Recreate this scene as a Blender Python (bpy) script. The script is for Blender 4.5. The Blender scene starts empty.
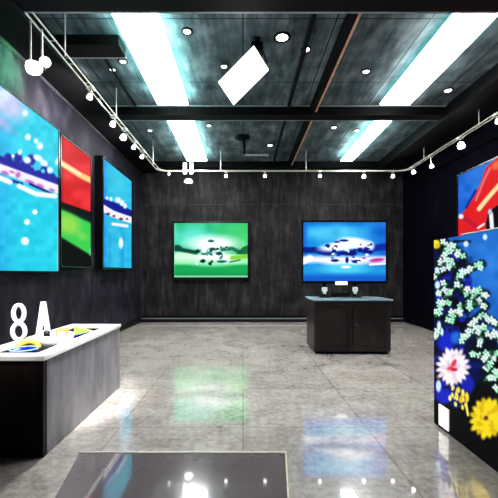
import bpy, bmesh, math, random
import numpy as np
from mathutils import Vector, Matrix
random.seed(7)
scene = bpy.context.scene
COL = scene.collection
PI = math.pi

# ------------------------------------------------------------------ camera maths
F, CX, CY, EYE = 370.0, 243.0, 273.0, 1.5
def at(px, py, Y):
    """point of the place seen at that spot of the photo, Y metres away"""
    return Vector(((px - CX) / F * Y, Y, EYE - (py - CY) / F * Y))
def lin(c):
    c = np.asarray(c, float) / 255.0
    return np.where(c <= 0.04045, c / 12.92, ((c + 0.055) / 1.055) ** 2.4)

# ------------------------------------------------------------------ mesh helpers
class MB:
    def __init__(s): s.bm = bmesh.new()
    def box(s, x0, x1, y0, y1, z0, z1, bev=0.0):
        r = bmesh.ops.create_cube(s.bm, size=1.0)
        for v in r['verts']:
            v.co = Vector(((x0 + x1) / 2 + v.co.x * (x1 - x0), (y0 + y1) / 2 + v.co.y * (y1 - y0), (z0 + z1) / 2 + v.co.z * (z1 - z0)))
        if bev:
            es = list({e for v in r['verts'] for e in v.link_edges})
            bmesh.ops.bevel(s.bm, geom=es, offset=bev, segments=2, affect='EDGES', profile=0.6)
        return s
    def obox(s, c, ax, ay, az, bev=0.0):
        """box about centre c with half-axis vectors"""
        r = bmesh.ops.create_cube(s.bm, size=2.0)
        for v in r['verts']:
            v.co = c + ax * v.co.x + ay * v.co.y + az * v.co.z
        if bev:
            es = list({e for v in r['verts'] for e in v.link_edges})
            bmesh.ops.bevel(s.bm, geom=es, offset=bev, segments=2, affect='EDGES', profile=0.6)
        return s
    def tube(s, pts, r, n=8, closed=False, radii=None):
        pts = [Vector(p) for p in pts]
        rings = []
        m = len(pts)
        up = None
        for i, p in enumerate(pts):
            if closed: d = (pts[(i + 1) % m] - pts[i - 1]).normalized()
            else: d = (pts[min(i + 1, m - 1)] - pts[max(i - 1, 0)]).normalized()
            if up is None:
                up = Vector((0, 0, 1)) if abs(d.z) < 0.9 else Vector((1, 0, 0))
            a = d.cross(up).normalized(); b = a.cross(d).normalized(); up = b
            rr = radii[i] if radii else r
            rings.append([s.bm.verts.new(p + (a * math.cos(2 * PI * k / n) + b * math.sin(2 * PI * k / n)) * rr) for k in range(n)])
        for i in range(m if closed else m - 1):
            A, B = rings[i], rings[(i + 1) % m]
            for k in range(n):
                s.bm.faces.new((A[k], A[(k + 1) % n], B[(k + 1) % n], B[k]))
        if not closed:
            s.bm.faces.new(rings[0][::-1]); s.bm.faces.new(rings[-1])
        return s
    def lathe(s, prof, c=(0, 0, 0), n=20, M=None):
        rings = []
        for (r, z) in prof:
            ring = []
            for k in range(n if r > 1e-6 else 1):
                p = Vector((r * math.cos(2 * PI * k / n), r * math.sin(2 * PI * k / n), z))
                if M is not None: p = M @ p
                ring.append(s.bm.verts.new(p + Vector(c)))
            rings.append(ring)
        for A, B in zip(rings, rings[1:]):
            for k in range(n):
                k2 = (k + 1) % n
                if len(A) == 1 and len(B) == 1: break
                if len(A) == 1: s.bm.faces.new((A[0], B[k2], B[k]))
                elif len(B) == 1: s.bm.faces.new((A[k], A[k2], B[0]))
                else: s.bm.faces.new((A[k], A[k2], B[k2], B[k]))
        return s
    def prism(s, poly, axis_vec):
        """extrude a polygon (list of points) along a vector"""
        a = [s.bm.verts.new(Vector(p)) for p in poly]
        b = [s.bm.verts.new(Vector(p) + Vector(axis_vec)) for p in poly]
        n = len(a)
        s.bm.faces.new(a[::-1]); s.bm.faces.new(b)
        for k in range(n):
            s.bm.faces.new((a[k], a[(k + 1) % n], b[(k + 1) % n], b[k]))
        return s
    def build(s, name, m, parent=None, smooth=False, origin=None):
        bmesh.ops.recalc_face_normals(s.bm, faces=s.bm.faces)
        me = bpy.data.meshes.new(name)
        off = Vector(origin) if origin is not None else (parent.location.copy() if parent and parent.parent is None else Vector((0, 0, 0)))
        if parent is not None and parent.parent is not None: off = parent.parent.location + parent.location
        for v in s.bm.verts: v.co -= off
        s.bm.to_mesh(me); s.bm.free()
        if smooth:
            for p in me.polygons: p.use_smooth = True
        me.materials.append(m)
        o = bpy.data.objects.new(name, me); COL.objects.link(o)
        if parent is not None: o.parent = parent
        elif origin is not None: o.location = off
        return o

def thing(name, label, cat, loc, group=None):
    o = bpy.data.objects.new(name, None); COL.objects.link(o)
    o.empty_display_size = 0.1; o.location = loc
    o['label'] = label; o['category'] = cat
    if group: o['group'] = group
    return o
def tag(o, label, cat, group=None):
    o['label'] = label; o['category'] = cat
    if group: o['group'] = group
    return o
def struct(o, label=None):
    o['kind'] = 'structure'
    if label: o['label'] = label
    return o

# ------------------------------------------------------------------ materials
def new_mat(name):
    m = bpy.data.materials.new(name); m.use_nodes = True
    nt = m.node_tree; b = nt.nodes['Principled BSDF']
    return m, nt, b
def plain(name, srgb, rough=0.5, metal=0.0, noise=0.12, scale=12.0, spec=0.5):
    m, nt, b = new_mat(name)
    c = lin(srgb)
    tc = nt.nodes.new('ShaderNodeTexCoord'); nz = nt.nodes.new('ShaderNodeTexNoise'); rp = nt.nodes.new('ShaderNodeValToRGB')
    nz.inputs['Scale'].default_value = scale; nz.inputs['Detail'].default_value = 5
    nt.links.new(tc.outputs['Object'], nz.inputs['Vector']); nt.links.new(nz.outputs['Fac'], rp.inputs['Fac'])
    rp.color_ramp.elements[0].position = 0.3; rp.color_ramp.elements[1].position = 0.7
    rp.color_ramp.elements[0].color = (*np.clip(c * (1 - noise), 0, 1), 1); rp.color_ramp.elements[1].color = (*np.clip(c * (1 + noise), 0, 1), 1)
    nt.links.new(rp.outputs['Color'], b.inputs['Base Color'])
    b.inputs['Roughness'].default_value = rough; b.inputs['Metallic'].default_value = metal
    b.inputs['Specular IOR Level'].default_value = spec
    return m
def glow(name, srgb, strength):
    m, nt, b = new_mat(name)
    b.inputs['Base Color'].default_value = (0.8, 0.8, 0.8, 1)
    b.inputs['Emission Color'].default_value = (*lin(srgb), 1)
    b.inputs['Emission Strength'].default_value = strength
    b.inputs['Roughness'].default_value = 0.4
    return m
def picture_mat(name, strength, base=0.001):
    m, nt, b = new_mat(name)
    a = nt.nodes.new('ShaderNodeVertexColor'); a.layer_name = 'picture'
    b.inputs['Base Color'].default_value = (base, base, base, 1)
    nt.links.new(a.outputs['Color'], b.inputs['Emission Color'])
    b.inputs['Emission Strength'].default_value = strength
    b.inputs['Roughness'].default_value = 0.5; b.inputs['Specular IOR Level'].default_value = 0.02
    return m
def streaked(name, c0, c1, c2, scale=(9, 9, 1.1), rough=0.6, panel=None, bump=0.15, axis='XZ', spec=0.12):
    """dark cladding with vertical grain, scuffs and panel seams"""
    m, nt, b = new_mat(name); N = nt.nodes.new; L = nt.links.new
    tc = N('ShaderNodeTexCoord'); mp = N('ShaderNodeMapping'); mp.inputs['Scale'].default_value = scale
    L(tc.outputs['Object'], mp.inputs['Vector'])
    n1 = N('ShaderNodeTexNoise'); n1.inputs['Scale'].default_value = 1.0; n1.inputs['Detail'].default_value = 8; n1.inputs['Roughness'].default_value = 0.65
    L(mp.outputs['Vector'], n1.inputs['Vector'])
    n2 = N('ShaderNodeTexNoise'); n2.inputs['Scale'].default_value = 2.3; n2.inputs['Detail'].default_value = 6
    L(tc.outputs['Object'], n2.inputs['Vector'])
    mx = N('ShaderNodeMath'); mx.operation = 'MULTIPLY_ADD'; mx.inputs[1].default_value = 0.6
    ml = N('ShaderNodeMath'); ml.operation = 'MULTIPLY'; ml.inputs[1].default_value = 0.4
    L(n2.outputs['Fac'], ml.inputs[0]); L(n1.outputs['Fac'], mx.inputs[0]); L(ml.outputs[0], mx.inputs[2])
    rp = N('ShaderNodeValToRGB'); e = rp.color_ramp.elements
    e[0].position = 0.36; e[0].color = (*lin(c0), 1); e[1].position = 0.66; e[1].color = (*lin(c2), 1)
    k = e.new(0.5); k.color = (*lin(c1), 1)
    L(mx.outputs[0], rp.inputs['Fac'])
    out = rp.outputs['Color']
    if panel:
        sp = N('ShaderNodeSeparateXYZ'); cb = N('ShaderNodeCombineXYZ'); L(tc.outputs['Object'], sp.inputs[0])
        L(sp.outputs['X' if axis[0] == 'X' else 'Y'], cb.inputs['X']); L(sp.outputs['Z' if axis[1] == 'Z' else 'Y'], cb.inputs['Y'])
        br = N('ShaderNodeTexBrick'); br.offset = 0.0
        br.inputs['Scale'].default_value = 1.0; br.inputs['Brick Width'].default_value = panel[0]; br.inputs['Row Height'].default_value = panel[1]
        br.inputs['Mortar Size'].default_value = panel[2]; br.inputs['Mortar Smooth'].default_value = 0.3
        L(cb.outputs[0], br.inputs['Vector'])
        mi = N('ShaderNodeMix'); mi.data_type = 'RGBA'
        L(br.outputs['Fac'], mi.inputs['Factor']); L(out, mi.inputs['A']); mi.inputs['B'].default_value = (*lin(panel[3]), 1)
        out = mi.outputs['Result']
    L(out, b.inputs['Base Color'])
    b.inputs['Roughness'].default_value = rough; b.inputs['Specular IOR Level'].default_value = spec
    bp = N('ShaderNodeBump'); bp.inputs['Strength'].default_value = bump; bp.inputs['Distance'].default_value = 0.01
    L(mx.outputs[0], bp.inputs['Height']); L(bp.outputs['Normal'], b.inputs['Normal'])
    return m

def floor_material():
    m, nt, b = new_mat('polished_floor'); N = nt.nodes.new; L = nt.links.new
    tc = N('ShaderNodeTexCoord')
    n1 = N('ShaderNodeTexNoise'); n1.inputs['Scale'].default_value = 2.2; n1.inputs['Detail'].default_value = 10; n1.inputs['Roughness'].default_value = 0.72
    n2 = N('ShaderNodeTexNoise'); n2.inputs['Scale'].default_value = 17; n2.inputs['Detail'].default_value = 8; n2.inputs['Roughness'].default_value = 0.7
    L(tc.outputs['Object'], n1.inputs['Vector']); L(tc.outputs['Object'], n2.inputs['Vector'])
    a = N('ShaderNodeMath'); a.operation = 'ADD'; L(n1.outputs['Fac'], a.inputs[0]); L(n2.outputs['Fac'], a.inputs[1])
    h = N('ShaderNodeMath'); h.operation = 'MULTIPLY'; h.inputs[1].default_value = 0.5; L(a.outputs[0], h.inputs[0])
    rp = N('ShaderNodeValToRGB'); e = rp.color_ramp.elements
    e[0].position = 0.36; e[0].color = (*lin((156, 145, 137)), 1); e[1].position = 0.64; e[1].color = (*lin((252, 242, 230)), 1)
    k = e.new(0.5); k.color = (*lin((212, 200, 190)), 1)
    L(h.outputs[0], rp.inputs['Fac'])
    br = N('ShaderNodeTexBrick'); br.offset = 0.0; br.inputs['Scale'].default_value = 1
    br.inputs['Brick Width'].default_value = 1.2; br.inputs['Row Height'].default_value = 1.2; br.inputs['Mortar Size'].default_value = 0.006
    br.inputs['Color1'].default_value = (1, 1, 1, 1); br.inputs['Color2'].default_value = (0.84, 0.84, 0.86, 1); br.inputs['Mortar'].default_value = (0.55, 0.55, 0.55, 1)
    L(tc.outputs['Object'], br.inputs['Vector'])
    mi = N('ShaderNodeMix'); mi.data_type = 'RGBA'; mi.blend_type = 'MULTIPLY'; mi.inputs['Factor'].default_value = 1
    L(rp.outputs['Color'], mi.inputs['A']); L(br.outputs['Color'], mi.inputs['B'])
    L(mi.outputs['Result'], b.inputs['Base Color'])
    b.inputs['Roughness'].default_value = 0.22
    b.inputs['Specular IOR Level'].default_value = 0.5
    b.inputs['Coat Weight'].default_value = 1.0; b.inputs['Coat Roughness'].default_value = 0.035; b.inputs['Coat IOR'].default_value = FLOOR_COAT
    return m
FLOOR_COAT = 3.4
STRIP = 41.0

M = {}
M['floor'] = floor_material()
M['wall_back'] = streaked('dark_grained_wall', (8, 7, 8), (30, 27, 29), (58, 53, 54), panel=(1.9, 3.6, 0.010, (52, 48, 49)), scale=(11, 11, 1.6))
M['wall_left'] = streaked('dark_violet_wall', (8, 6, 13), (26, 22, 32), (54, 49, 59), scale=(5, 5, 2.0))
M['wall_right'] = streaked('near_black_navy_wall', (1, 1, 5), (4, 3, 10), (10, 8, 20), spec=0.02, rough=0.8)
M['ceiling'] = streaked('slate_ceiling_panels', (30, 38, 42), (74, 86, 90), (126, 134, 138), scale=(7, 1.4, 7), panel=(1.22, 1.6, 0.012, (18, 26, 28)), axis='XY', rough=0.55)
M['black'] = plain('matt_black_paint', (7, 7, 8), 0.6, noise=0.4, spec=0.12)
M['black_gloss'] = plain('black_bezel_plastic', (9, 9, 11), 0.25)
M['edge'] = plain('grey_flange_metal', (150, 156, 158), 0.4, metal=0.2)
M['cornice'] = plain('dark_grey_cornice', (60, 60, 64), 0.6, spec=0.2)
M['rail'] = plain('pale_track_metal', (205, 202, 190), 0.3, metal=0.35)
M['copper'] = plain('copper_brown_trim', (236, 176, 138), 0.45, metal=0.1, noise=0.3)
M['white'] = plain('white_lacquer', (244, 242, 238), 0.35, noise=0.02)
M['letter'] = plain('white_gloss_letter', (250, 250, 250), 0.3, noise=0.01)
M['plinth_side'] = streaked('grey_plinth_panel', (84, 82, 86), (112, 109, 116), (146, 142, 148), scale=(7, 7, 1.5), rough=0.35, spec=0.4)
M['plinth_front'] = streaked('shaded_brown_board', (8, 4, 4), (22, 13, 12), (40, 26, 24), scale=(9, 9, 1.0), rough=0.6)  # shade on the case's unlit front painted in as a darker colour
M['pedestal'] = streaked('dark_brown_cabinet', (14, 10, 10), (31, 24, 24), (54, 42, 41), scale=(6, 6, 2), rough=0.35, spec=0.35)
M['pedestal_top'] = plain('screen_tinted_top', (150, 176, 188), 0.18)  # blue reflection of the television put into the grey base colour
M['inset'] = plain('black_polished_glass', (118, 108, 110), 0.15, noise=0.08, scale=3)
_b = M['inset'].node_tree.nodes['Principled BSDF']; _b.inputs['Coat Weight'].default_value = 1; _b.inputs['Coat IOR'].default_value = 2.6; _b.inputs['Coat Roughness'].default_value = .04
M['brass'] = plain('pale_brass_strip', (228, 220, 196), 0.4)
M['blue_glaze'] = plain('cobalt_glaze', (18, 22, 130), 0.15)
M['cyan'] = plain('pale_blue_glaze', (140, 190, 225), 0.2)
M['yellow'] = plain('yellow_plastic', (236, 200, 66), 0.4)
M['lime'] = plain('lime_card', (176, 206, 96), 0.5)
M['orange'] = plain('orange_clay', (226, 150, 84), 0.5)
M['dark'] = plain('dark_tray_lining', (14, 16, 24), 0.5)
M['strip'] = glow('strip_diffuser', (250, 255, 255), STRIP)
M['teal_glow'] = glow('added_teal_edge', (60, 215, 215), 9.0)
M['bulb'] = glow('frosted_lamp', (255, 252, 240), 5.0)
M['bulb_hot'] = glow('bright_frosted_lamp', (255, 250, 235), 14.0)
M['panel_lamp'] = glow('panel_lamp_face', (255, 255, 255), 3.0)
M['label_white'] = glow('self_glowing_plate', (250, 246, 235), 0.85)  # badge and plate given their own glow to come out bright white

# ------------------------------------------------------------------ room shell
XL, XR, YB, YF, ZC = -3.15, 4.9, 11.33, -1.5, 4.8
struct(MB().box(XL - .2, XR + .2, YF - .2, YB + .2, -.12, 0).build('floor', M['floor']), 'polished mottled grey floor')
struct(MB().box(XL - .2, XR + .2, YF - .2, YB + .2, ZC, ZC + .12).build('ceiling', M['ceiling']), 'dark slate ceiling panels')
struct(MB().box(XL, XR, YB, YB + .2, 0, ZC).build('wall_back', M['wall_back']))
struct(MB().box(XL - .2, XL, YF - .2, YB + .2, 0, ZC).build('wall_left', M['wall_left']))
struct(MB().box(XR, XR + .2, YF - .2, YB + .2, 0, ZC).build('wall_right', M['wall_right']))
struct(MB().box(XL, XR, YF - .2, YF, 0, ZC).build('wall_front', M['wall_right']))
b = MB(); b.box(XL, XR, YB - .025, YB, 0, .20); b.box(XL, XR, YB - .04, YB - .025, 0, .08)
struct(b.build('baseboard_back', M['black']))
struct(MB().box(XL, XR, YB - .035, YB - .025, .10, .12).build('trim_1', M['edge']))
struct(MB().box(XL, XL + .02, YF, YB, 0, .14).build('baseboard_left', M['black']))
# black bulkheads along both sides and the back
struct(MB().box(XL, -2.62, YF, YB, 4.56, ZC).build('trim_2', M['black']))
struct(MB().box(XL, XL + .03, YF, YB, 4.52, 4.56).build('trim_3', M['cornice']))
struct(MB().box(4.0, XR, YF, YB, 4.55, ZC).build('trim_4', M['black']))
struct(MB().box(-2.62, 4.0, 10.92, YB, 4.62, ZC).build('trim_5', M['black']))
# cross beams with pale flanges
for i, (y0, y1) in enumerate(((4.02, 4.42), (7.30, 7.56))):
    b = MB().box(-2.62, 4.0, y0, y1, 4.62, ZC)
    o = struct(b.build('trim_%d' % (6 + 2 * i), M['black']))
    f = MB(); f.box(-2.62, 4.0, y0 - .03, y0, ZC - .02, ZC - .005); f.box(-2.62, 4.0, y1, y1 + .03, 4.62, 4.64)
    struct(f.build('trim_%d' % (7 + 2 * i), M['edge']))

# ------------------------------------------------------------------ painting pictures for the lit screens
rng = np.random.default_rng(5)
def vnoise(x, y, s, seed=0):
    x = np.asarray(x) / s; y = np.asarray(y) / s
    xi = np.floor(x).astype(int); yi = np.floor(y).astype(int); fx = x - xi; fy = y - yi
    def h(i, j):
        n = (i * 374761393 + j * 668265263 + seed * 982451653) & 0xffffffff
        n = ((n ^ (n >> 13)) * 1274126177) & 0xffffffff
        return ((n ^ (n >> 16)) & 0xffff) / 65535.0
    fx = fx * fx * (3 - 2 * fx); fy = fy * fy * (3 - 2 * fy)
    return (h(xi, yi) * (1 - fx) + h(xi + 1, yi) * fx) * (1 - fy) + (h(xi, yi + 1) * (1 - fx) + h(xi + 1, yi + 1) * fx) * fy
class Paint:
    def __init__(s, X, Y, base):
        s.x, s.y = X, Y; s.c = np.zeros(X.shape + (3,)); s.c[:] = base
    def put(s, m, col):
        m = np.clip(m, 0, 1)[..., None]; s.c = s.c * (1 - m) + np.array(col, float) * m; return s
    def ell(s, cx, cy, rx, ry, col, soft=0.35, rot=0, op=1):
        dx, dy = s.x - cx, s.y - cy; c, q = math.cos(rot), math.sin(rot)
        d = np.sqrt(((dx * c + dy * q) / rx) ** 2 + ((-dx * q + dy * c) / ry) ** 2)
        return s.put(op * (1 - d) / soft + 0.5 * op, col)
    def line(s, pts, hw, col, soft=0.8, op=1):
        m = np.zeros(s.x.shape)
        for (ax, ay), (bx, by) in zip(pts, pts[1:]):
            vx, vy = bx - ax, by - ay
            t = np.clip(((s.x - ax) * vx + (s.y - ay) * vy) / (vx * vx + vy * vy + 1e-9), 0, 1)
            d = np.hypot(s.x - ax - t * vx, s.y - ay - t * vy)
            m = np.maximum(m, (hw - d) / soft + 0.5)
        return s.put(np.clip(m, 0, 1) * op, col)
    def poly(s, pts, col, op=1):
        ins = np.zeros(s.x.shape, bool); n = len(pts)
        for i in range(n):
            (x1, y1), (x2, y2) = pts[i], pts[(i + 1) % n]
            c = ((y1 > s.y) != (y2 > s.y)) & (s.x < (x2 - x1) * (s.y - y1) / (y2 - y1 + 1e-9) + x1)
            ins ^= c
        return s.put(ins * op, col)
    def below(s, a, b, col, soft=0.8, op=1):
        """everything under the line a-b"""
        yy = a[1] + (s.x - a[0]) * (b[1] - a[1]) / (b[0] - a[0])
        return s.put(np.clip((s.y - yy) / soft + .5, 0, 1) * op, col)
    def noise(s, sc, amt, seed=0):
        s.c = s.c + ((vnoise(s.x + 400, s.y + 400, sc, seed) - .5) * amt)[..., None]; return s

def picture(name, p00, du, dv, nu, nv, fn, mat_, parent, back=0.004):
    """a lit picture: fine grid on a flat rectangle, colours from a paint function"""
    p00, du, dv = Vector(p00), Vector(du), Vector(dv)
    U, V = np.meshgrid(np.linspace(0, 1, nu), np.linspace(0, 1, nv))
    W = np.stack([p00[i] + U * du[i] + V * dv[i] for i in range(3)], -1)
    px = CX + W[..., 0] / np.maximum(W[..., 1], .3) * F; py = CY - (W[..., 2] - EYE) / np.maximum(W[..., 1], .3) * F
    C = np.clip(fn(px, py), 0, 255)
    off = np.array(parent.location)
    verts = (W - off).reshape(-1, 3).tolist()
    faces = [(j * nu + i, j * nu + i + 1, (j + 1) * nu + i + 1, (j + 1) * nu + i) for j in range(nv - 1) for i in range(nu - 1)]
    me = bpy.data.meshes.new(name); me.from_pydata(verts, [], faces)
    ca = me.color_attributes.new('picture', 'FLOAT_COLOR', 'POINT')
    rgba = np.ones((nu * nv, 4), np.float32); rgba[:, :3] = lin(C.reshape(-1, 3))
    ca.data.foreach_set('color', rgba.ravel()); me.update()
    me.materials.append(mat_)
    o = bpy.data.objects.new(name, me); COL.objects.link(o); o.parent = parent
    return o

def paint_river(X, Y):
    P = Paint(X, Y, (38, 214, 240))
    P.put(np.clip((20 - X) / 40, 0, .55), (40, 160, 236))
    P.ell(8, 103, 22, 14, (196, 208, 246), .9, .7); P.ell(-6, 118, 24, 6, (170, 190, 240), .8, .6, .8)
    P.ell(0, 96, 10, 6, (225, 240, 250), .8)
    P.noise(6, 26, 3)
    for x, y, r in ((25, 113, 3), (40, 146, 3.2), (28, 137, 3), (36, 141, 2.2)): P.ell(x, y, r, r * 1.1, (240, 252, 255), .6)
    P.line([(-130, 112), (0, 161), (30, 172), (60, 184)], 5.2, (14, 20, 165), 1.5)
    for x, y, r in ((18, 158, 4), (31, 160, 4.5), (8, 158, 4), (44, 171, 4), (52, 178, 4), (25, 165, 5)): P.ell(x, y, r, r * 1.2, (12, 18, 160), .5)
    for x, y, rx, ry in ((20, 152, 2, 3), (27, 160, 4, 3.4), (38, 158, 5, 3), (44, 163, 4, 3), (50, 170, 3, 3), (58, 161, 2.5, 4), (13, 156, 1.6, 1.6)): P.ell(x, y, rx, ry, (236, 252, 255), .5, .4)
    P.ell(37, 168, 3.5, 2.2, (60, 205, 235), .5, -.5); P.ell(43, 171, 2, 2, (90, 215, 240))
    P.line([(-130, 118), (0, 168), (30, 179), (60, 190)], 4.2, (250, 244, 255), 1.2)
    for x, y, rx, ry in ((5, 173, 4, 2), (18, 175, 2.5, 3), (30, 182, 5, 1.8), (40, 186, 4, 2), (52, 190, 3, 1.5), (12, 172, 3, 1.2)): P.ell(x, y, rx, ry, (196, 110, 206), .8, .35)
    P.line([(10, 180), (22, 184)], 1.4, (18, 26, 150)); P.line([(30, 184), (52, 194)], 1.2, (30, 20, 130)); P.line([(24, 189), (34, 192)], 1.3, (10, 20, 120))
    P.line([(-40, 168), (0, 178), (10, 182)], 2.6, (252, 252, 255)); P.line([(19, 186), (36, 194), (55, 196)], 2.4, (245, 252, 255))
    for x, y, r in ((25, 241, 4), (27, 222, 3), (35, 212, 2.6)): P.ell(x, y, r, r, (250, 255, 255), .5)
    P.line([(58.6, 195), (58.2, 270)], .6, (220, 245, 250), .6); P.put(np.clip((Y - 271) / 2, 0, 1), (10, 90, 180))
    return P.c
def paint_flag(X, Y):
    P = Paint(X, Y, (226, 36, 42)); P.noise(9, 40, 1)
    P.put(np.clip((63.5 - X) / 3, 0, .6), (120, 30, 60))
    P.line([(56, 160), (66, 166), (80, 175), (92, 181)], 2.8, (255, 214, 130), 1.6); P.line([(58, 162), (80, 174)], 1.2, (255, 244, 210))
    P.below((61, 201.5), (91, 212), (10, 12, 12)); P.below((61, 205.5), (91, 218), (8, 30, 26), 3)
    P.below((61, 209), (91, 223), (62, 212, 84), 3)
    P.ell(68, 224, 12, 9, (150, 226, 84), .9, .5); P.ell(82, 236, 7, 4, (130, 225, 90), .9, .5, .6)
    P.below((61, 237), (91, 255.5), (7, 8, 8), 3)
    P.ell(90.5, 252, 1, 4, (120, 240, 160))
    return P.c
def paint_river_far(X, Y):
    P = Paint(X, Y, (48, 196, 234)); P.put(np.clip((109 - X) / 8, 0, .85), (24, 120, 232)); P.noise(5, 24, 9)
    P.put((vnoise(X, Y * 0, 2.2, 4) - .5).clip(0, 1) * np.clip((Y - 225) / 12, 0, 1), (20, 130, 225))
    P.ell(120, 185, 9, 14, (70, 214, 240), .9, 0, .6)
    P.line([(100, 202), (116, 207), (134, 216)], 4, (16, 26, 150), 1.5)
    for x, y, rx, ry in ((111, 199, 1.6, 2), (118, 200, 3, 3), (122, 203, 2.4, 3), (125, 206, 2, 2.6), (107, 198, 1.5, 1.5)): P.ell(x, y, rx, ry, (236, 250, 255), .6)
    P.line([(100, 206), (113, 214), (134, 221)], 3.2, (250, 244, 252), 1)
    for x, y, r in ((108, 214, 2), (114, 216, 1.6), (121, 219, 2), (127, 219, 1.3)): P.ell(x, y, r, r * .7, (120, 30, 90), .6)
    P.line([(113, 224), (127, 226)], 1.6, (238, 250, 255), 1)
    P.ell(121, 243, 2.3, 5.5, (240, 252, 255), .6)
    P.put(np.clip((X - 131.2) / 1, 0, .8), (20, 60, 190))
    return P.c
def paint_green(X, Y):
    P = Paint(X, Y, (46, 190, 130)); P.put(np.clip((X - 205) / 50, 0, .7), (80, 214, 112)); P.ell(192, 236, 20, 10, (96, 226, 206), .9, 0, .8)
    P.put(np.clip((226 - Y) / 6, 0, .6), (50, 190, 128)); P.noise(7, 30, 2)
    P.ell(213, 244, 24, 8, (240, 255, 250), .9)
    P.put(np.clip((Y - 254) / 2, 0, 1), (150, 240, 178)); P.ell(184, 256, 14, 4.5, (206, 252, 214), .8); P.ell(216, 259, 22, 6, (250, 255, 252), .7)
    P.put(np.clip((Y - 263) / 3, 0, 1), (22, 164, 82)); P.ell(212, 263, 20, 3.6, (150, 240, 186), .9, 0, .8)
    P.line([(172, 248), (182, 250), (196, 252.5)], 2, (8, 72, 54), 1.6); P.ell(177, 248, 5, 3, (8, 70, 50), .5)
    P.line([(222, 249.5), (232, 248.5), (240, 252)], 1.8, (24, 110, 84), 1.4); P.poly([(236, 254), (243, 247), (251, 244), (251, 254)], (14, 84, 52), .85)
    P.line([(232, 258), (249, 256)], 2, (128, 206, 60), 1.5); P.line([(230, 262), (240, 260)], .8, (40, 130, 60))
    for x, y, rx, ry, c in ((211, 241, 3.2, 1.3, (14, 86, 92)), (213, 249, 4, 1.4, (10, 60, 66)), (198, 251, 2.3, 1.7, (6, 26, 28)), (219, 253.5, 3, 1.8, (10, 58, 76)), (209, 253, 3, 1.6, (60, 150, 160)), (203, 261, 2.4, 1.9, (6, 24, 20)), (212, 261.5, 1.4, 1.4, (20, 90, 80)), (222, 261.5, 5, 1.3, (16, 92, 100)), (204, 254, 2.6, .9, (16, 40, 40))): P.ell(x, y, rx, ry, c, .5)
    r = random.Random(5)
    for k in range(26):
        P.ell(r.uniform(195, 228), r.uniform(245, 264), r.uniform(.7, 2), r.uniform(.5, 1.3), r.choice([(10, 50, 54), (250, 255, 252), (50, 150, 140), (8, 30, 34), (230, 255, 245)]), .5, r.uniform(-.5, .5))
    P.ell(204, 250.5, 2.4, 2.2, (255, 255, 255), .5); P.ell(214.5, 257.5, 3, 3, (255, 255, 255), .5)
    P.put(np.clip((Y - 271.5) / 4, 0, .7), (16, 140, 76)); P.put(np.clip((Y - 275.3) / .7, 0, .8), (170, 236, 190)); P.put(np.clip((174.8 - X) / .7, 0, .8), (170, 240, 200))
    return P.c
def paint_blue(X, Y):
    P = Paint(X, Y, (26, 146, 226)); P.ell(335, 234, 30, 8, (72, 190, 238), .9); P.put(np.clip((X - 362) / 30, 0, .6), (14, 78, 190)); P.put(np.clip((227 - Y) / 6, 0, .7), (16, 104, 196)); P.noise(8, 30, 6)
    P.put(np.clip((309 - X) / 8, 0, .6), (10, 70, 200))
    P.line([(300, 250), (316, 250), (330, 254)], 3, (14, 30, 130), 2); P.line([(364, 250), (376, 248), (390, 246)], 3.5, (16, 44, 160), 2)
    P.ell(340, 246, 20, 4.6, (248, 252, 255), .6, -.14); P.ell(355, 243, 16, 5.4, (245, 252, 255), .6, .12); P.ell(369, 246, 5, 5, (225, 240, 252), .7)
    P.put(np.clip(1 - np.abs(Y - 259.5) / 5, 0, 1) * 1.4, (238, 238, 252)); P.ell(345, 263, 20, 4, (250, 252, 255), .8)
    P.line([(303, 262), (310, 258)], 3, (255, 255, 255), 2)
    P.put(np.clip((Y - 264.5) / 3, 0, 1), (34, 150, 222)); P.ell(344, 269, 22, 5, (74, 204, 236), .9); P.put(np.clip((Y - 272) / 6, 0, .9), (16, 84, 200))
    P.ell(346, 267, 5, 1.4, (245, 252, 255), .7)
    for x, y, rx, ry in ((344, 240.5, 4.5, 1.2), (334, 251.5, 2.5, 2.2), (342, 253, 6, 2), (352, 253, 5, 3), (360, 250, 3, 2.4), (366, 250, 2.5, 3), (370, 252, 3, 2), (335, 260.5, 4, 1.5), (347, 260, 1.8, 3), (356, 261.5, 4.2, 1.7), (337, 242, 3, .9)): P.ell(x, y, rx, ry, (14, 22, 128), .5)
    r = random.Random(11)
    for k in range(26):
        P.ell(r.uniform(326, 372), r.uniform(243, 255), r.uniform(.8, 2.4), r.uniform(.5, 1.5), r.choice([(16, 26, 130), (250, 252, 255), (20, 60, 170), (12, 16, 90)]), .5, r.uniform(-.5, .5))
    for k in range(10):
        P.ell(r.uniform(328, 362), r.uniform(257, 264), r.uniform(.8, 2), r.uniform(.4, 1), r.choice([(16, 26, 130), (250, 252, 255), (70, 150, 220)]), .5)
    P.ell(377, 260, 7.5, 1.9, (204, 52, 150), .6, -.1); P.ell(364, 258, 2, 1, (200, 80, 160), .6); P.line([(370, 264.5), (386, 263.5)], 1.2, (240, 240, 255))
    return P.c
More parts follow.
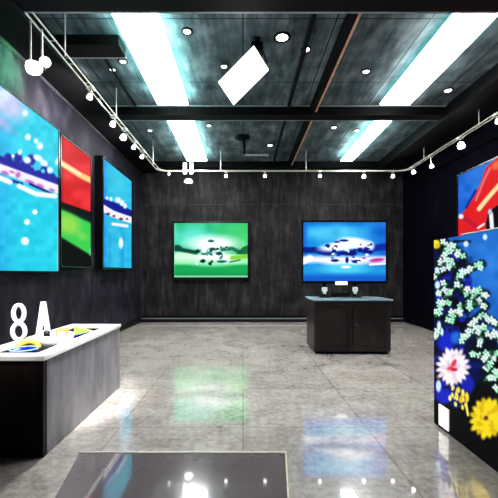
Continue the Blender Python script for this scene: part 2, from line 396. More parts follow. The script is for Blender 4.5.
def paint_rocket(X, Y):
    P = Paint(X, Y, (28, 104, 214)); P.noise(7, 30, 8); P.put(np.clip((X - 468) / 30, 0, .3), (60, 150, 230))
    P.poly([(484, 240), (487, 216), (494, 206), (560, 180), (560, 400), (484, 400)], (9, 8, 16))
    P.poly([(440, 232), (458, 217), (466, 209), (474, 197), (481, 182), (486, 167), (497, 158), (560, 100), (560, 168), (498, 205), (489, 211), (486, 222), (485, 300), (440, 300)], (228, 30, 36))
    P.line([(476, 200), (484, 180), (490, 168)], 1.2, (240, 110, 110)); P.ell(497, 165, 6, 4, (240, 110, 60), .8, -.6)
    P.line([(479, 209), (487, 199), (500, 184)], 2.2, (255, 226, 160), 1.4); P.line([(464, 218), (476, 226)], 2, (190, 20, 60), 2)
    P.line([(466, 208), (476, 190)], 1, (10, 30, 140), 1)
    P.ell(461, 216.5, 2.6, 2.4, (240, 244, 250), .5); P.line([(491, 214), (492, 228)], 2, (245, 248, 250), 1); P.ell(490, 212, 2, 3, (180, 200, 230))
    P.line([(478, 228), (484, 224)], 1, (250, 240, 240))
    return P.c
def paint_floral(X, Y):
    P = Paint(X, Y, (30, 106, 204)); P.ell(490, 262, 24, 26, (44, 128, 224), 1, 0, .6); P.noise(9, 26, 11)
    # dark left side and base of the print
    P.poly([(425, 200), (448, 236), (452, 250), (462, 262), (456, 280), (470, 282), (474, 300), (462, 318), (482, 316), (484, 342), (500, 352), (520, 480), (425, 480)], (14, 16, 92), .96)
    P.put(np.clip((vnoise(X, Y, 7, 21) - .42) * 4, 0, 1) * ((X < 474) & (Y > 246) & (Y < 400)) * np.clip((478 - X) / 12, 0, 1), (22, 34, 186))
    P.put(np.clip((vnoise(X, Y, 6, 33) - .5) * 5, 0, 1) * (X < 472) * (Y > 240) * np.clip((476 - X) / 12, 0, 1), (7, 8, 22))
    P.put(np.clip((438.5 - X) / 2, 0, .8) * (Y < 330), (12, 14, 60))
    P.poly([(425, 398), (444, 401), (458, 410), (470, 398), (476, 372), (500, 352), (560, 345), (640, 360), (700, 350), (700, 800), (425, 700)], (7, 6, 8))
    P.ell(444, 396, 8, 8, (26, 40, 196), .5, .4); P.ell(468, 384, 7, 8, (22, 34, 180), .6); P.ell(478, 376, 6, 6, (10, 14, 60), .6); P.ell(446, 342, 9, 9, (24, 40, 200), .6); P.ell(456, 338, 5, 6, (30, 110, 220), .7)
    P.ell(439, 300, 2.5, 14, (30, 60, 210), .7); P.ell(473, 350, 9, 12, (12, 14, 40), .6); P.ell(490, 346, 9, 9, (10, 12, 30), .6)
    r = random.Random(3)
    branches = [[(442, 242), (450, 246), (458, 252), (463, 256)], [(438, 262), (444, 258), (452, 262), (455, 267)], [(456, 279), (464, 272), (470, 268), (482, 264)], [(446, 302), (452, 290), (459, 284)], [(463, 291), (472, 293), (480, 292), (486, 294)], [(436, 316), (440, 306), (447, 300)], [(447, 316), (456, 312), (464, 306), (472, 298)], [(470, 324), (477, 318), (483, 313)], [(463, 340), (469, 332), (476, 330), (482, 338), (478, 346)], [(486, 318), (493, 322), (500, 326), (515, 330)], [(486, 336), (494, 334), (502, 338), (515, 342)], [(474, 352), (480, 357)], [(486, 368), (492, 360), (499, 352), (512, 350)], [(436, 275), (441, 272)], [(434, 335), (441, 328)], [(478, 300), (486, 306)], [(485, 380), (494, 374), (504, 372)], [(444, 250), (448, 262), (444, 270)], [(440, 292), (447, 284)], [(448, 322), (455, 318)], [(484, 326), (478, 334)], [(490, 352), (484, 358), (490, 364)], [(494, 386), (500, 392)], [(466, 306), (474, 304)], [(512, 330), (530, 345), (548, 340)], [(512, 350), (526, 370), (545, 380)], [(548, 340), (570, 352), (596, 346)], [(545, 380), (566, 392), (590, 388)], [(522, 316), (536, 322)]]
    for br in branches:
        P.line(br, 4.6, (8, 20, 26), 2.4, .85); P.line(br, 1.2, (40, 130, 70), 1)
        for (ax, ay), (bx, by) in zip(br, br[1:]):
            n = max(2, int(math.hypot(bx - ax, by - ay) / 2.3))
            for k in range(n):
                t = (k + r.random()) / n; cx = ax + (bx - ax) * t; cy = ay + (by - ay) * t
                cx += r.uniform(-3.4, 3.4); cy += r.uniform(-3.4, 3.4)
                if k % 3 == 0: P.ell(cx + 1, cy + 1.5, 2.2, 1.4, (56, 176, 92), .5, r.uniform(-1, 1))
                c = r.choice([(240, 255, 250), (206, 252, 234), (236, 252, 255), (170, 244, 206)])
                a0 = r.uniform(0, 6.3)
                for q in range(4):
                    a = a0 + q * PI / 2
                    P.ell(cx + 1.8 * math.cos(a), cy + 1.8 * math.sin(a), 1.6, 1.15, c, .5, a)
                P.ell(cx, cy, .5, .5, (40, 120, 90), .6)
    for x, y, rx, ry in ((437.5, 285, 2.6, 4), (437, 270, 2, 3), (466, 244, 2.6, 3), (485, 237, 2.2, 3), (438.5, 386, 2.6, 6), (439, 326, 2, 5), (442, 332, 1.5, 4)): P.ell(x, y, rx, ry, (214, 240, 255), .5)
    P.ell(436, 244, 4, 4.6, (246, 226, 30), .5); P.ell(434.5, 241, 2, 2.2, (255, 240, 90), .6); P.ell(438, 246, 2, 2, (224, 190, 20), .6)
    # white chrysanthemum with a pink heart
    for ring, (n, rr, w) in enumerate(((19, 1.0, .17), (15, .72, .17), (11, .46, .16))):
        for k in range(n):
            a = 2 * PI * k / n + ring * .2; L = rr * (.92 + .16 * r.random())
            P.ell(453 + 16 * L * .56 * math.cos(a), 367 + 20 * L * .56 * math.sin(a), 16 * L * .5, 16 * w, (255, 250, 252) if (k + ring) % 4 else (238, 218, 234), .4, math.atan2(20 * math.sin(a), 16 * math.cos(a)))
    P.ell(452, 368, 5, 4.5, (240, 168, 186), .8); P.ell(454, 363, 2.2, 4, (222, 66, 96), .5, .5); P.ell(450, 368, 3.4, 1.6, (228, 84, 112), .5, -.5); P.ell(454, 369.5, 3.4, 1.7, (206, 30, 70), .5)
    # small yellow flowers
    for k in range(26):
        x = r.uniform(449, 468); y = 388 + (x - 449) * .35 + r.uniform(-3, 15)
        P.ell(x, y, 1.5, 2.6, r.choice([(250, 226, 60), (252, 240, 130), (232, 190, 30)]), .5, r.uniform(-.6, .6))
    P.line([(466, 404), (468, 415)], 1.2, (250, 236, 110))
    # large yellow flower
    for ring, (n, rr) in enumerate(((17, 1.0), (13, .72), (9, .42))):
        for k in range(n):
            a = 2 * PI * k / n + ring * .25; L = rr * (.93 + .14 * r.random())
            P.ell(488 + 18 * L * .56 * math.cos(a), 418 + 21 * L * .56 * math.sin(a), 18 * L * .5, 3.6, (250, 224, 34) if (k + ring) % 3 else (230, 190, 20), .4, math.atan2(21 * math.sin(a), 18 * math.cos(a)))
    P.ell(486, 418, 2.2, 2.4, (110, 60, 20), .6)
    for fx_, fy_, rr, col in ((536, 432, 20, (250, 224, 34)), (574, 446, 24, (252, 246, 250)), (520, 492, 17, (246, 214, 40))):
        for k in range(16):
            a = 2 * PI * k / 16
            P.ell(fx_ + rr * .56 * math.cos(a), fy_ + rr * .56 * math.sin(a), rr * .5, rr * .18, [v * (1 if k % 3 else .9) for v in col], .4, a)
        P.ell(fx_, fy_, rr * .22, rr * .22, (150, 60, 50), .6)
    return P.c

# ------------------------------------------------------------------ wall screens
PM = {k: picture_mat('lit_picture_' + k, s) for k, s in (('river', 1.0), ('flag', 1.0), ('far', 1.0), ('green', 1.12), ('blue', 1.12), ('rocket', 1.0), ('floral', 1.0))}
def side_screen(name, label, cat, xf, xw, ya, yb, za, zb, fn, pm, nu, nv, bez=0.03, pic='screen_picture'):
    """a deep-cased screen on a side wall; picture at plane xf, wall at xw"""
    t = thing(name, label, cat, (xw, (ya + yb) / 2, za))
    s = 1 if xf > xw else -1
    lo, hi = sorted((xw, xf - s * .01))
    MB().box(lo, hi, ya - bez, yb + bez, za - bez, zb + bez, .008).build('case', M['black_gloss'], t)
    d = MB(); l2, h2 = sorted((xf - s * .01, xf + s * .008))
    d.box(l2, h2, ya - bez, ya, za - bez, zb + bez); d.box(l2, h2, yb, yb + bez, za - bez, zb + bez)
    d.box(l2, h2, ya, yb, za - bez, za); d.box(l2, h2, ya, yb, zb, zb + bez)
    d.build('bezel', M['black_gloss'], t)
    picture(pic, (xf - s * .008, ya, zb), (0, yb - ya, 0), (0, 0, za - zb), nu, nv, fn, pm, t)
    return t
side_screen('wall_screen', 'large cyan river-view screen nearest the camera on the left wall', 'screen', -3.05, XL, 3.3, 6.12, 1.53, 3.86, paint_river, PM['river'], 190, 160, .02)
side_screen('wall_screen', 'narrow red screen with yellow stripe and green lower band, on the left wall', 'screen', -3.05, XL, 6.20, 7.42, 1.62, 3.81, paint_flag, PM['flag'], 110, 170, .02)
side_screen('wall_screen', 'tall narrow blue river screen at the far end of the left wall', 'screen', -2.98, XL, 7.90, 9.92, 1.63, 3.95, paint_river_far, PM['far'], 120, 150, .05)
side_screen('wall_screen', 'screen on right wall showing a red diagonal shape on blue', 'screen', 4.80, XR, 6.0, 8.26, 1.6, 3.67, paint_rocket, PM['rocket'], 130, 120, .03)

def flat_tv(name, label, x0, x1, z0, z1, yf, yb, fn, pm, bez, stand=False):
    t = thing(name, label, 'television', ((x0 + x1) / 2, yb, z0))
    MB().box(x0, x1, yf + .012, yb, z0, z1, .01).build('case', M['black_gloss'], t)
    d = MB(); d.box(x0, x0 + bez, yf, yf + .014, z0, z1); d.box(x1 - bez, x1, yf, yf + .014, z0, z1)
    d.box(x0 + bez, x1 - bez, yf, yf + .014, z0, z0 + bez * 1.4); d.box(x0 + bez, x1 - bez, yf, yf + .014, z1 - bez, z1)
    d.build('bezel', M['black_gloss'], t)
    picture('screen_picture', (x0 + bez, yf + .009, z1 - bez), (x1 - x0 - 2 * bez, 0, 0), (0, 0, z0 - z1 + bez * 2.4), 150, 110, fn, pm, t)
    return t
p0 = at(172.3, 221.2, 11.2); p1 = at(249.6, 280, 11.2)
flat_tv('television', 'green landscape television hung on the dark back wall', p0.x, p1.x, p1.z, p0.z, 11.2, YB, paint_green, PM['green'], .06)
TY = 7.25
p0 = at(301.6, 220.4, TY); p1 = at(387.6, 283.5, TY)
tv = flat_tv('television', 'blue seascape television standing on the dark brown cabinet', p0.x, p1.x, p1.z, p0.z, TY, TY + .07, paint_blue, PM['blue'], .035)
a, c = at(335.5, 281.3, TY - .012), at(347.5, 285.0, TY - .012)
MB().box(a.x, c.x, TY - .012, TY, c.z, a.z, .004).build('badge', M['label_white'], tv)
PZ = 1.02
for px in (324.5, 355):
    q = at(px, 287, TY)
    b = MB(); b.box(q.x - .10, q.x + .10, TY - .10, TY + .16, PZ, PZ + .03, .01)
    b.box(q.x - .025, q.x + .025, TY + .015, TY + .055, PZ + .03, p1.z + .02)
    ft = b.build('foot', M['black_gloss'], tv)
    b = MB(); b.box(q.x - .055, q.x + .055, TY - .03, TY + .012, PZ + .115, PZ + .205, .02); b.box(q.x - .03, q.x + .03, TY - .03, TY + .012, PZ + .07, PZ + .13, .012)
    b.build('foot_cover', M['white'], ft)['label'] = 'white stand cover'
q = at(340, 289, TY)
MB().box(q.x - .17, q.x + .17, TY - .04, TY + .06, PZ, PZ + .10, .01).build('soundbar', M['black_gloss'], tv)

# ------------------------------------------------------------------ cabinet under the blue television
cx0, cx1, cy0, cy1 = 1.29, 2.75, 6.80, 7.62
t = thing('cabinet', 'dark brown two-panel cabinet under the blue television', 'cabinet', (2.02, 7.2, 0))
MB().box(cx0 + .02, cx1 - .02, cy0 + .03, cy1 - .01, .05, PZ - .035, .006).build('body', M['pedestal'], t)
MB().box(cx0 + .06, cx1 - .06, cy0 + .07, cy1 - .04, 0, .05).build('base', M['black'], t)
MB().box(cx0 - .01, cx1 + .01, cy0 - .01, cy1, PZ - .035, PZ, .008).build('top', M['pedestal_top'], t)
xm = (cx0 + cx1) / 2
for (a, c) in ((cx0 + .03, xm - .008), (xm + .008, cx1 - .03)):
    b = MB(); w = .07; z0, z1 = .07, PZ - .06
    b.box(a, a + w, cy0 + .005, cy0 + .032, z0, z1, .004); b.box(c - w, c, cy0 + .005, cy0 + .032, z0, z1, .004)
    b.box(a + w, c - w, cy0 + .005, cy0 + .032, z0, z0 + w, .004); b.box(a + w, c - w, cy0 + .005, cy0 + .032, z1 - w, z1, .004)
    b.box(a + w, c - w, cy0 + .02, cy0 + .032, z0 + w, z1 - w)
    d = b.build('door', M['pedestal'], t)
    k = a + .05 if a > xm else c - .05
    MB().lathe([(0, -.02), (.012, -.02), (.014, -.008), (.006, 0), (.006, .012)], (k, cy0, .55), 12, Matrix.Rotation(-PI / 2, 3, 'X')).build('knob', M['black_gloss'], d, True)

# ------------------------------------------------------------------ display case with tray on the left
dx0, dx1, dy0, dy1, dz = -2.24, -1.62, 3.0, 4.86, .83
t = thing('display_case', 'long grey display case with white-rimmed sunken tray, left foreground', 'display case', ((dx0 + dx1) / 2, (dy0 + dy1) / 2, 0))
MB().box(dx0 + .02, dx1 - .02, dy0 + .06, dy1 - .02, .02, dz - .10).build('body', M['plinth_side'], t)
MB().box(dx0, dx1 - .001, dy0, dy0 + .06, 0, dz - .045).build('front_panel', M['plinth_front'], t)
MB().box(dx1 - .02, dx1, dy0 + .06, dy1, 0, dz - .045).build('side_panel', M['plinth_side'], t)
MB().box(dx0, dx0 + .02, dy0 + .06, dy1 - .02, 0, dz - .045).build('side_panel', M['plinth_side'], t)
MB().box(dx0, dx1 - .02, dy1 - .02, dy1, 0, dz - .045).build('back_panel', M['plinth_front'], t)
rw = .11
b = MB(); zl = dz - .042
b.box(dx0 - .015, dx1 + .015, dy0 - .015, dy0 + rw, zl, dz, .006); b.box(dx0 - .015, dx1 + .015, dy1 - rw, dy1 + .015, zl, dz, .006)
b.box(dx0 - .015, dx0 + .07, dy0 + rw, dy1 - rw, zl, dz, .006); b.box(dx1 - rw, dx1 + .015, dy0 + rw, dy1 - rw, zl, dz, .006)
b.build('rim', M['white'], t)
TZ = dz - .095
MB().box(dx0 + .03, dx1 - .03, dy0 + .07, dy1 - .03, TZ - .005, TZ).build('tray_lining', M['dark'], t)
# things lying in the tray
o = thing('bowl', 'small cobalt blue bowl with pale blue lip, in near end of tray', 'bowl', (-1.96, 3.31, TZ))
MB().lathe([(0, 0), (.05, 0), (.055, .008), (.10, .05), (.115, .085), (.107, .085), (.09, .05), (.045, .015), (0, .012)], (-1.96, 3.31, TZ), 28).build('vessel', M['blue_glaze'], o, True)
MB().tube([(-1.96 + .112 * math.cos(a * PI / 14), 3.31 + .112 * math.sin(a * PI / 14), TZ + .087) for a in range(28)], .006, 6, True).build('lip', M['cyan'], o, True)
pts = [(-2.13 + .20 * k / 12, 3.42 + .10 * k / 12 + .05 * math.sin(PI * k / 12), TZ + .055 + .06 * math.sin(PI * k / 12)) for k in range(13)]
pts = [(x, y, z) for x, y, z in pts]
o = MB().tube(pts, .03, 8, False, [.012 + .024 * math.sin(PI * (k + .6) / 13.2) for k in range(13)]).build('crescent_ornament', M['yellow'], None, True, origin=(-2.03, 3.5, TZ))
tag(o, 'yellow crescent-shaped ornament behind the blue bowl in tray', 'ornament')
o = thing('dish', 'white open dish in mid tray, holding an orange block', 'dish', (-1.93, 3.80, TZ))
MB().lathe([(0, 0), (.11, 0), (.165, .06), (.185, .14), (.172, .14), (.15, .065), (.10, .014), (0, .014)], (-1.93, 3.80, TZ), 30).build('vessel', M['white'], o, True)
o = MB().box(-1.93, -1.83, 3.80, 3.90, TZ + .016, TZ + .19, .015).build('orange_block', M['orange'], None, origin=(-1.88, 3.85, TZ + .016))
tag(o, 'small orange block sitting inside the white dish', 'block')
o = MB().lathe([(0, 0), (.032, .0), (.034, .09), (.03, .15), (.012, .165), (0, .167)], (-2.0, 3.77, TZ + .016), 16).build('dark_jar', M['black_gloss'], None, True, origin=(-2.0, 3.77, TZ + .016))
tag(o, 'tiny black jar beside the orange block in white dish', 'jar')
o = MB().box(-1.80, -1.74, 3.58, 3.62, TZ, .93, .008).build('upright_plaque', M['white'], None, origin=(-1.77, 3.6, TZ))
tag(o, 'white upright plaque standing in the tray by its right rim', 'plaque')
o = MB().prism([(-2.02, 4.42, TZ), (-1.76, 4.42, TZ), (-1.76, 4.42, TZ + .05), (-2.02, 4.42, TZ + .12)], (0, .07, 0)).build('lime_wedge', M['lime'], None, origin=(-1.89, 4.45, TZ))
tag(o, 'lime green wedge block at the far end of tray', 'block')
o = MB().prism([(-2.0, 4.2, TZ), (-1.76, 4.2, TZ), (-1.76, 4.2, TZ + .09), (-2.0, 4.2, TZ + .035)], (0, .09, 0)).build('blue_wedge', M['blue_glaze'], None, origin=(-1.88, 4.25, TZ))
tag(o, 'cobalt blue wedge block in front of the lime wedge', 'block')

# white figures on the left rim
def ring_pts(cx, cz, rx, rz, y, n=26):
    return [(cx + rx * math.cos(2 * PI * k / n), y, cz + rz * math.sin(2 * PI * k / n)) for k in range(n)]
Y8 = 3.63; q = at(18.7, 303, Y8)
h8 = q.z - dz
b = MB(); r8 = .021
b.tube(ring_pts(q.x, dz + h8 * .73, .053, h8 * .27 - r8, Y8), r8, 10, True)
b.tube(ring_pts(q.x, dz + h8 * .255, .062, h8 * .255 - r8 + .004, Y8), r8, 10, True)
tag(b.build('number_figure', M['letter'], None, True, origin=(q.x, Y8, dz)), 'white freestanding figure 8 on the tray rim', 'number sign')
YA = 4.05; q = at(43.3, 301.5, YA); hA = q.z - dz; s_ = .042
bl = at(37.5, 330, YA).x; br_ = at(49.3, 330, YA).x
b = MB()
w = .045
b.prism([(bl - .01, YA - .02, dz), (bl - .01 + w, YA - .02, dz), (q.x + .008, YA - .02, dz + hA * .66), (q.x + .02, YA - .02, dz + hA), (q.x - .02, YA - .02, dz + hA)], (0, .04, 0))
b.prism([(br_ + .01, YA - .019, dz), (br_ + .01 - w, YA - .019, dz), (q.x - .004, YA - .019, dz + hA * .6), (q.x - .02, YA - .019, dz + hA), (q.x + .02, YA - .019, dz + hA)], (0, .038, 0))
b.box(bl + .02, br_ - .02, YA - .018, YA + .018, dz + .012, dz + .042)
tag(b.build('letter_figure', M['letter'], None, False, origin=(q.x, YA, dz)), 'white freestanding letter A on the tray rim beside figure 8', 'letter sign')

# ------------------------------------------------------------------ floral lightbox wall on the right
fx, fy0, fy1, fz = 1.91, 1.95, 3.70, 1.83
t = thing('floral_display', 'freestanding lit display wall printed with blossoms on blue, right foreground', 'display wall', (fx + .15, (fy0 + fy1) / 2, 0))
MB().box(fx + .012, fx + .30, fy0, fy1, 0, fz, .01).build('case', M['black'], t)
picture('floral_print', (fx, fy1, fz - .004), (0, fy0 - fy1, 0), (0, 0, -(fz - .008)), 240, 260, paint_floral, PM['floral'], t)
MB().box(fx - .004, fx + .30, fy0, fy1 - .45, fz, fz + .012, .004).build('top_edge', M['white'], t)
a, c = at(441, 403, 3.57), at(450, 430, 3.41)
b = MB(); b.box(fx - .016, fx - .003, 3.42, 3.585, .035, .235, .004)
b.build('plate', M['label_white'], t)['label'] = 'white plate at the lower corner'

# ------------------------------------------------------------------ black polished inset in the floor
g = [(-1.36, 3.08), (.35, 3.08), (.22, 1.6), (-1.10, 1.6)]
t = thing('floor_panel', 'dark polished panel set in the grey floor with pale edge strip', 'floor panel', (-.5, 2.4, 0))
MB().prism([(x, y, .0005) for x, y in g], (0, 0, .003)).build('glass_sheet', M['inset'], t)
b = MB()
b.box(-1.37, .362, 3.078, 3.098, .0005, .008)
b.prism([(.35, 3.08, .0005), (.362, 3.08, .0005), (.232, 1.6, .0005), (.22, 1.6, .0005)], (0, 0, .007))
b.build('edge_strip', M['brass'], t)

# ------------------------------------------------------------------ ceiling strip lights
def strip(label, xa, xb, ya, yb, up):
    t = thing('strip_light', label, 'ceiling light', ((xa + xb) / 2, (ya + yb) / 2, ZC), 'ceiling strip lights')
    z0 = ZC - .14
    MB().box(xa + .16, xb - .16, ya + .03, yb - .03, z0 + .05, ZC).build('housing', M['black'], t)
    MB().box(xa, xb, ya, yb, z0, z0 + .03, .006).build('diffuser', M['strip'], t)
    b = MB(); b.box(xa + .01, xa + .15, ya + .03, yb - .03, z0 + .032, z0 + .05); b.box(xb - .15, xb - .01, ya + .03, yb - .03, z0 + .032, z0 + .05)
    b.build('added_uplight', glow('added_teal_glow', (96, 206, 200), up * 1.15), t)['label'] = 'added teal uplight tinting the ceiling'  # uplights added on top of the strips to tint the ceiling teal
strip('wide white strip light on left, between the front and middle beams', -1.60, -1.03, 4.44, 6.96, 50)
strip('white strip light on left, beyond the middle beam', -1.57, -1.02, 7.62, 10.44, 26)
strip('wide white strip light on right, between the front and middle beams', 2.58, 3.13, 4.44, 6.96, 7)
strip('white strip light on right, beyond the middle beam', 2.76, 3.09, 7.62, 10.44, 28)

# ceiling rails
t = thing('ceiling_rail', 'broad black ceiling rail with copper edge, right of centre', 'ceiling rail', (1.4, 7.5, ZC))
MB().box(1.32, 1.42, 4.44, 10.9, 4.68, ZC).build('channel', M['black'], t)
MB().box(1.42, 1.455, 4.44, 10.9, 4.675, 4.70).build('edge_strip', M['copper'], t)
o = MB().box(.87, .92, 4.44, 10.9, 4.72, ZC).build('ceiling_rail', M['black'], None, origin=(.9, 7.5, ZC))
tag(o, 'thin black ceiling rail left of the copper edged rail', 'ceiling rail')
a, c = at(55, 33, 5.1), at(120, 44, 5.1)
t = thing('ceiling_duct', 'black rectangular duct crossing ceiling at upper left', 'duct', (-2.1, 5.25, ZC))
MB().box(-2.60, -1.72, 5.12, 5.42, 4.66, ZC).build('casing', M['black'], t)
MB().box(-2.60, -1.72, 5.42, 5.45, 4.655, 4.675).build('flange', M['edge'], t)
o = MB().box(-2.13, -2.09, 5.47, 7.26, 4.77, ZC).build('ceiling_batten', M['black'], None, origin=(-2.1, 6.3, ZC))
tag(o, 'thin dark batten on the ceiling running back from the black duct', 'batten')

# tilted panel light hung from a black bracket
c0 = at(243.5, 76, 5.2)
Lx = Vector((-.240, .05, -.215)); Wd = Vector((.100, .04, -.134)); nrm = Lx.cross(Wd).normalized()
if nrm.y > 0: nrm = -nrm
t = thing('panel_light', 'white rectangular panel light tilted below a black ceiling bracket', 'ceiling light', (c0.x, c0.y, ZC))
MB().obox(c0 - nrm * .045, Lx * .96, Wd * .96, nrm * .035, .01).build('housing', M['white'], t)
MB().obox(c0, Lx, Wd, nrm * .014, .01).build('diffuser', M['panel_lamp'], t)
e = at(257, 47, 5.2)
b = MB(); b.box(e.x - .085, e.x + .085, e.y - .06, e.y + .1, e.z - .09, e.z + .05, .02); b.tube([(e.x, e.y, e.z), (e.x, e.y, ZC)], .035, 10)
b.build('bracket', M['black'], t)
b = MB(); b.tube([e + Vector((.06, 0, -.03)), e + Vector((.11, 0, -.13)), e + Vector((.14, 0, -.22))], .016, 8); b.tube([e + Vector((.01, .03, -.08)), c0 - Lx * .55 - nrm * .06], .02, 8)
b.build('arm', M['black'], t)

# ------------------------------------------------------------------ recessed downlights
def downlight(px, py, label, r=.05, hot=False, ring=None):
    p = at(px, py, F * (ZC - EYE) / (CY - py))
    t = thing('downlight', label, 'downlight', (p.x, p.y, ZC), 'recessed ceiling downlights')
    MB().lathe([(r * .95, 0), (r * 1.45, 0), (r * 1.45, -.012), (r * 1.2, -.022), (r * .95, -.012)], (p.x, p.y, ZC), 20).build('collar', M['black'], t, True)
    MB().lathe([(0, -.03), (r * .6, -.026), (r * .95, -.010), (r * .95, 0), (0, 0)], (p.x, p.y, ZC), 20).build('lens', M['bulb_hot' if hot else 'bulb'], t, True)
for a in ((187, 31, 'small round downlight just right of the left strip near the front beam', .055),
          (123, 61, 'round downlight left of the left strip, upper one of a close pair', .05),
          (112.5, 69, 'round downlight left of the left strip, lower one of a close pair', .045),
          (224, 66, 'round downlight beside the upper left side of the tilted panel light', .05),
          (282, 37, 'brightest downlight with a halo, right of the tilted panel bracket', .085, True),
          (306, 49, 'round downlight between the thin rail and the copper edged rail', .055),
          (366, 71, 'round downlight midway between the copper edged rail and right strip', .055),
          (448, 90, 'round downlight right of the right strip, before the middle beam', .065),
          (150, 130, 'small downlight left of the left strip beyond the middle beam', .05),
          (209, 125, 'small downlight right of the left strip just beyond the middle beam', .05),
          (334, 127, 'left downlight of the pair by the right strip beyond middle beam', .06),
          (357, 130, 'right downlight of the pair by the right strip beyond middle beam', .055),
          (270, 145, 'round downlight under the far end of the thin black rail', .07)):
    downlight(a[0], a[1], a[2], a[3], len(a) > 4)

# black ceiling mount post at the back
p = at(243, 137, F * 3.3 / 136)
t = thing('ceiling_mount', 'black flanged ceiling post near the back, left of thin rail', 'ceiling mount', (p.x, p.y, ZC))
MB().lathe([(0, 0), (.19, 0), (.19, -.03), (.09, -.07), (0, -.07)], (p.x - .02, p.y, ZC), 24).build('flange', M['black'], t, True)
MB().tube([(p.x + .03, p.y, ZC - .05), (p.x + .03, p.y, 4.34)], .035, 10).build('post', M['black'], t, True)
MB().box(p.x + .0, p.x + .62, p.y - .03, p.y + .03, 4.34, 4.375).build('crossbar', M['edge'], t)

# ------------------------------------------------------------------ suspended lighting track
TZK = 4.25; XTL, XTR, YTB = -2.26, 4.40, 9.97
t = thing('lighting_track', 'pale U-shaped lighting track hung below the ceiling on three sides', 'lighting track', (1.0, 6.0, ZC))
def track_leg(name, pa, pb):
    pa, pb = Vector(pa), Vector(pb); d = (pb - pa).normalized(); n = Vector((-d.y, d.x, 0)) * .04
    b = MB()
    b.tube([pa + n, pb + n], .011, 6); b.tube([pa - n, pb - n], .011, 6)
    m = int((pb - pa).length / .45)
    for k in range(m + 1):
        q = pa.lerp(pb, k / m); b.tube([q + n, q - n], .006, 4)
    return b.build(name, M['rail'], t)
track_leg('side_rail', (XTL, 3.9, TZK), (XTL, YTB - .25, TZK))
track_leg('back_rail', (XTL + .25, YTB, TZK), (XTR - .25, YTB, TZK))
track_leg('side_rail', (XTR, YTB - .25, TZK), (XTR, 2.0, TZK))
for (xc, yc, a0) in ((XTL + .25, YTB - .25, PI), (XTR - .25, YTB - .25, PI / 2)):
    b = MB()
    for rr in (.21, .29):
        b.tube([(xc + rr * math.cos(a0 - k * PI / 16), yc + rr * math.sin(a0 - k * PI / 16), TZK) for k in range(9)], .011, 6)
    b.build('corner_rail', M['rail'], t)
b_h = [(XTL, 4.7, 4.56 + .24), (XTL, 6.6, ZC), (XTL, 9.3, ZC), (-.6, YTB, ZC), (1.7, YTB, ZC), (XTR, 9.0, 4.55), (XTR, 6.9, 4.55), (XTR, 5.6, 4.55)]
for x, y, z in b_h:
    MB().tube([(x, y, TZK), (x, y, z)], .009, 6).build('hanger_rod', M['rail'], t)

def spot(p, label, size=1.0, lean=(0, -.12), hot=False, drop=.06, z=TZK, mat_=None):
    """track spotlight: clip on the track, stem, cap and glowing head"""
    t = thing('track_spotlight', label, 'spotlight', (p.x, p.y, z), 'track spotlights')
    s = size * .66
    MB().box(p.x - .05, p.x + .05, p.y - .05, p.y + .05, z - .03, z + .012, .006).build('clip', M['rail'], t)
    MB().tube([(p.x, p.y, z - .03), (p.x, p.y, z - drop - .01)], .012, 8).build('stem', M['rail'], t)
    R = Matrix.Rotation(lean[1], 3, 'X') @ Matrix.Rotation(lean[0], 3, 'Y')
    c = Vector((p.x, p.y, z - drop))
    MB().lathe([(0, .0), (.022 * s, 0), (.03 * s, -.03 * s), (.034 * s, -.05 * s), (0, -.05 * s)], c, 14, R).build('cap', M['black'], t, True)
    MB().lathe([(.034 * s, -.045 * s), (.055 * s, -.085 * s), (.066 * s, -.13 * s), (.06 * s, -.155 * s), (.03 * s, -.172 * s), (0, -.175 * s)], c, 16, R).build('lamp_head', M['bulb_hot' if hot else 'bulb'], t, True)
def left_y(py): return F * (TZK - EYE) / (CY - py)
for i, (py, s, lab) in enumerate(((88, 1.0, 'white spotlight on the left track, first beyond the hung lamp pair'), (116, 1.15, 'white spotlight on the left track, beside the middle ceiling beam'),
                                  (129, 1.4, 'largest white spotlight of the far left track, beyond the middle beam'), (141, 1.0, 'white spotlight on the left track, second before the back corner'),
                                  (151, 1.0, 'white spotlight on the left track, last before the back corner'))):
    spot(Vector((XTL, left_y(py), 0)), lab, s, (.25, 0))
for px, lab, s in ((169, 'white spotlight on back track, first from its left corner', .7), (226, 'white spotlight on back track above right edge of green television', 1.0),
                   (265, 'white spotlight on back track between the two televisions', 1.0), (320, 'white spotlight on back track above left half of blue television', 1.0),
                   (364, 'white spotlight on back track above right half of blue television', 1.2), (393, 'white spotlight on back track, last before its right corner', 1.1)):
    spot(Vector(((px - CX) / F * YTB, YTB, 0)), lab, s, (0, .1), drop=.03 if px == 169 else .06)
for px, lab, s, hot, dr in ((413, 'white spotlight on the right track, first from the back corner', 1.2, False, .0), (431, 'white spotlight on the right track, second from the back corner', 1.1, False, .12),
                            (460, 'brightest starlike spotlight on the right track near the red picture', 1.6, True, .0), (497, 'white spotlight on right track at the photo edge', 1.0, False, 0.0)):
    Yk = XTR * F / (px - CX)
    spot(Vector((XTR, Yk, 0)), lab, s, (-.2, 0), hot, .05 + dr)

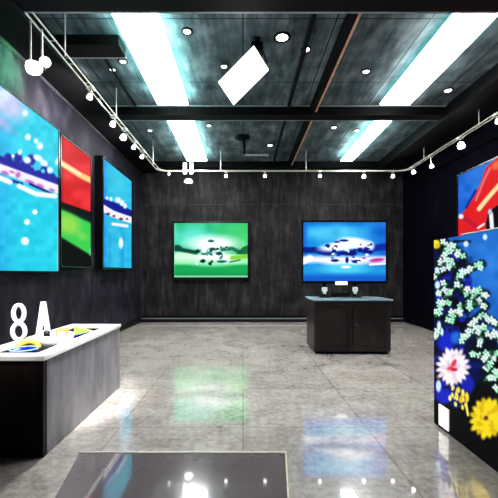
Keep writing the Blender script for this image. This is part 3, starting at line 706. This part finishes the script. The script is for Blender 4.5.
# twin-stem lamp on the back track
p = at(188.5, 170, YTB)
t = thing('twin_stem_lamp', 'white twin-stem lamp on back track above the left of green television', 'spotlight', (p.x, p.y, TZK))
for s in (-1, 1):
    MB().box(p.x + s * .085 - .045, p.x + s * .085 + .045, YTB - .09, YTB - .045, TZK - .10, TZK + .20, .015).build('lamp_stem', M['bulb'], t)
MB().box(p.x - .15, p.x + .15, YTB - .05, YTB + .05, TZK - .06, TZK - .02).build('clip', M['black'], t)
MB().tube([(p.x, YTB, TZK - .02), (p.x, YTB, TZK - .22)], .02, 8).build('post', M['black'], t)
MB().lathe([(0, .05), (.06, .04), (.105, .0), (.115, -.045), (0, -.05)], (p.x, YTB, TZK - .26), 20).build('lamp_dome', M['bulb'], t, True)

# pair of larger lamps hanging at the near end of the left track
def hung_lamp(px0, py0, px1, py1, Y, label, s, ry):
    a = at(px0, py0, Y); e = at(px1, py1, Y)
    t = thing('hanging_spotlight', label, 'spotlight', (a.x, Y, TZK))
    MB().tube([(a.x, Y, TZK - .012), (a.x, Y, e.z + .08 * s), (e.x, Y, e.z + .03 * s)], .012, 8).build('rod', M['rail'], t)
    R = Matrix.Rotation(ry, 3, 'Y') @ Matrix.Rotation(-1.0, 3, 'X')
    MB().lathe([(0, .09 * s), (.05 * s, .085 * s), (.085 * s, .04 * s), (.095 * s, -.03 * s), (.085 * s, -.085 * s), (0, -.095 * s)], e, 18, R).build('lamp_head', M['bulb'], t, True)
    MB().lathe([(0, .16 * s), (.035 * s, .155 * s), (.05 * s, .085 * s), (0, .08 * s)], e, 14, R).build('cap', M['black'], t, True)
hung_lamp(30.5, 20, 35, 68, 4.02, 'large white lamp hung on a long rod from the near left track', .78, .9)
hung_lamp(42, 27, 45.5, 62, 4.16, 'smaller white lamp hung just right of the large rod lamp', .6, -.3)

# ------------------------------------------------------------------ light
def spot_light(name, loc, target, energy, angle, color=(1, 1, 1), blend=.6, r=.05):
    l = bpy.data.lights.new(name, 'SPOT'); l.energy = energy; l.spot_size = angle; l.spot_blend = blend; l.color = color; l.shadow_soft_size = r
    o = bpy.data.objects.new(name, l); COL.objects.link(o); o.location = loc
    o.rotation_euler = (Vector(target) - Vector(loc)).to_track_quat('-Z', 'Y').to_euler()
    return o
spot_light('spot_beam', (-1.0, 1.6, 4.2), (-1.95, 3.8, .85), 2200, math.radians(25))  # unseen spot added to brighten the tray rim and white figures
spot_light('spot_beam', (-2.3, 4.4, 3.9), (-3.15, 4.85, 4.15), 900, math.radians(44), (.12, 1, .35))  # green spot added to tint the upper left wall, no fixture for it
spot_light('spot_beam', (-2.2, 6.0, 4.1), (-3.15, 6.0, 4.3), 190, math.radians(110))
spot_light('spot_beam', (-2.2, 8.0, 4.1), (-3.15, 8.0, 4.3), 90, math.radians(110))

w = bpy.data.worlds.new('World'); scene.world = w; w.use_nodes = True
w.node_tree.nodes['Background'].inputs[0].default_value = (.02, .022, .03, 1); w.node_tree.nodes['Background'].inputs[1].default_value = .3

# ------------------------------------------------------------------ camera
cam = bpy.data.cameras.new('Camera'); co = bpy.data.objects.new('Camera', cam); COL.objects.link(co)
co.location = (0, 0, EYE); co.rotation_euler = (PI / 2, 0, 0)
cam.sensor_fit = 'HORIZONTAL'; cam.sensor_width = 36; cam.lens = F / 498 * 36
cam.shift_x = (249 - CX) / 498; cam.shift_y = (CY - 249) / 498; cam.clip_start = .05
scene.camera = co
vs = scene.view_settings
scene.display_settings.display_device = 'sRGB'
vs.view_transform = 'Standard'; vs.look = 'None'; vs.gamma = 1; vs.use_curve_mapping = False; vs.exposure = 0.0
scene.cycles.max_bounces = 8; scene.cycles.use_denoising = True
scene.cycles.sample_clamp_indirect = 6
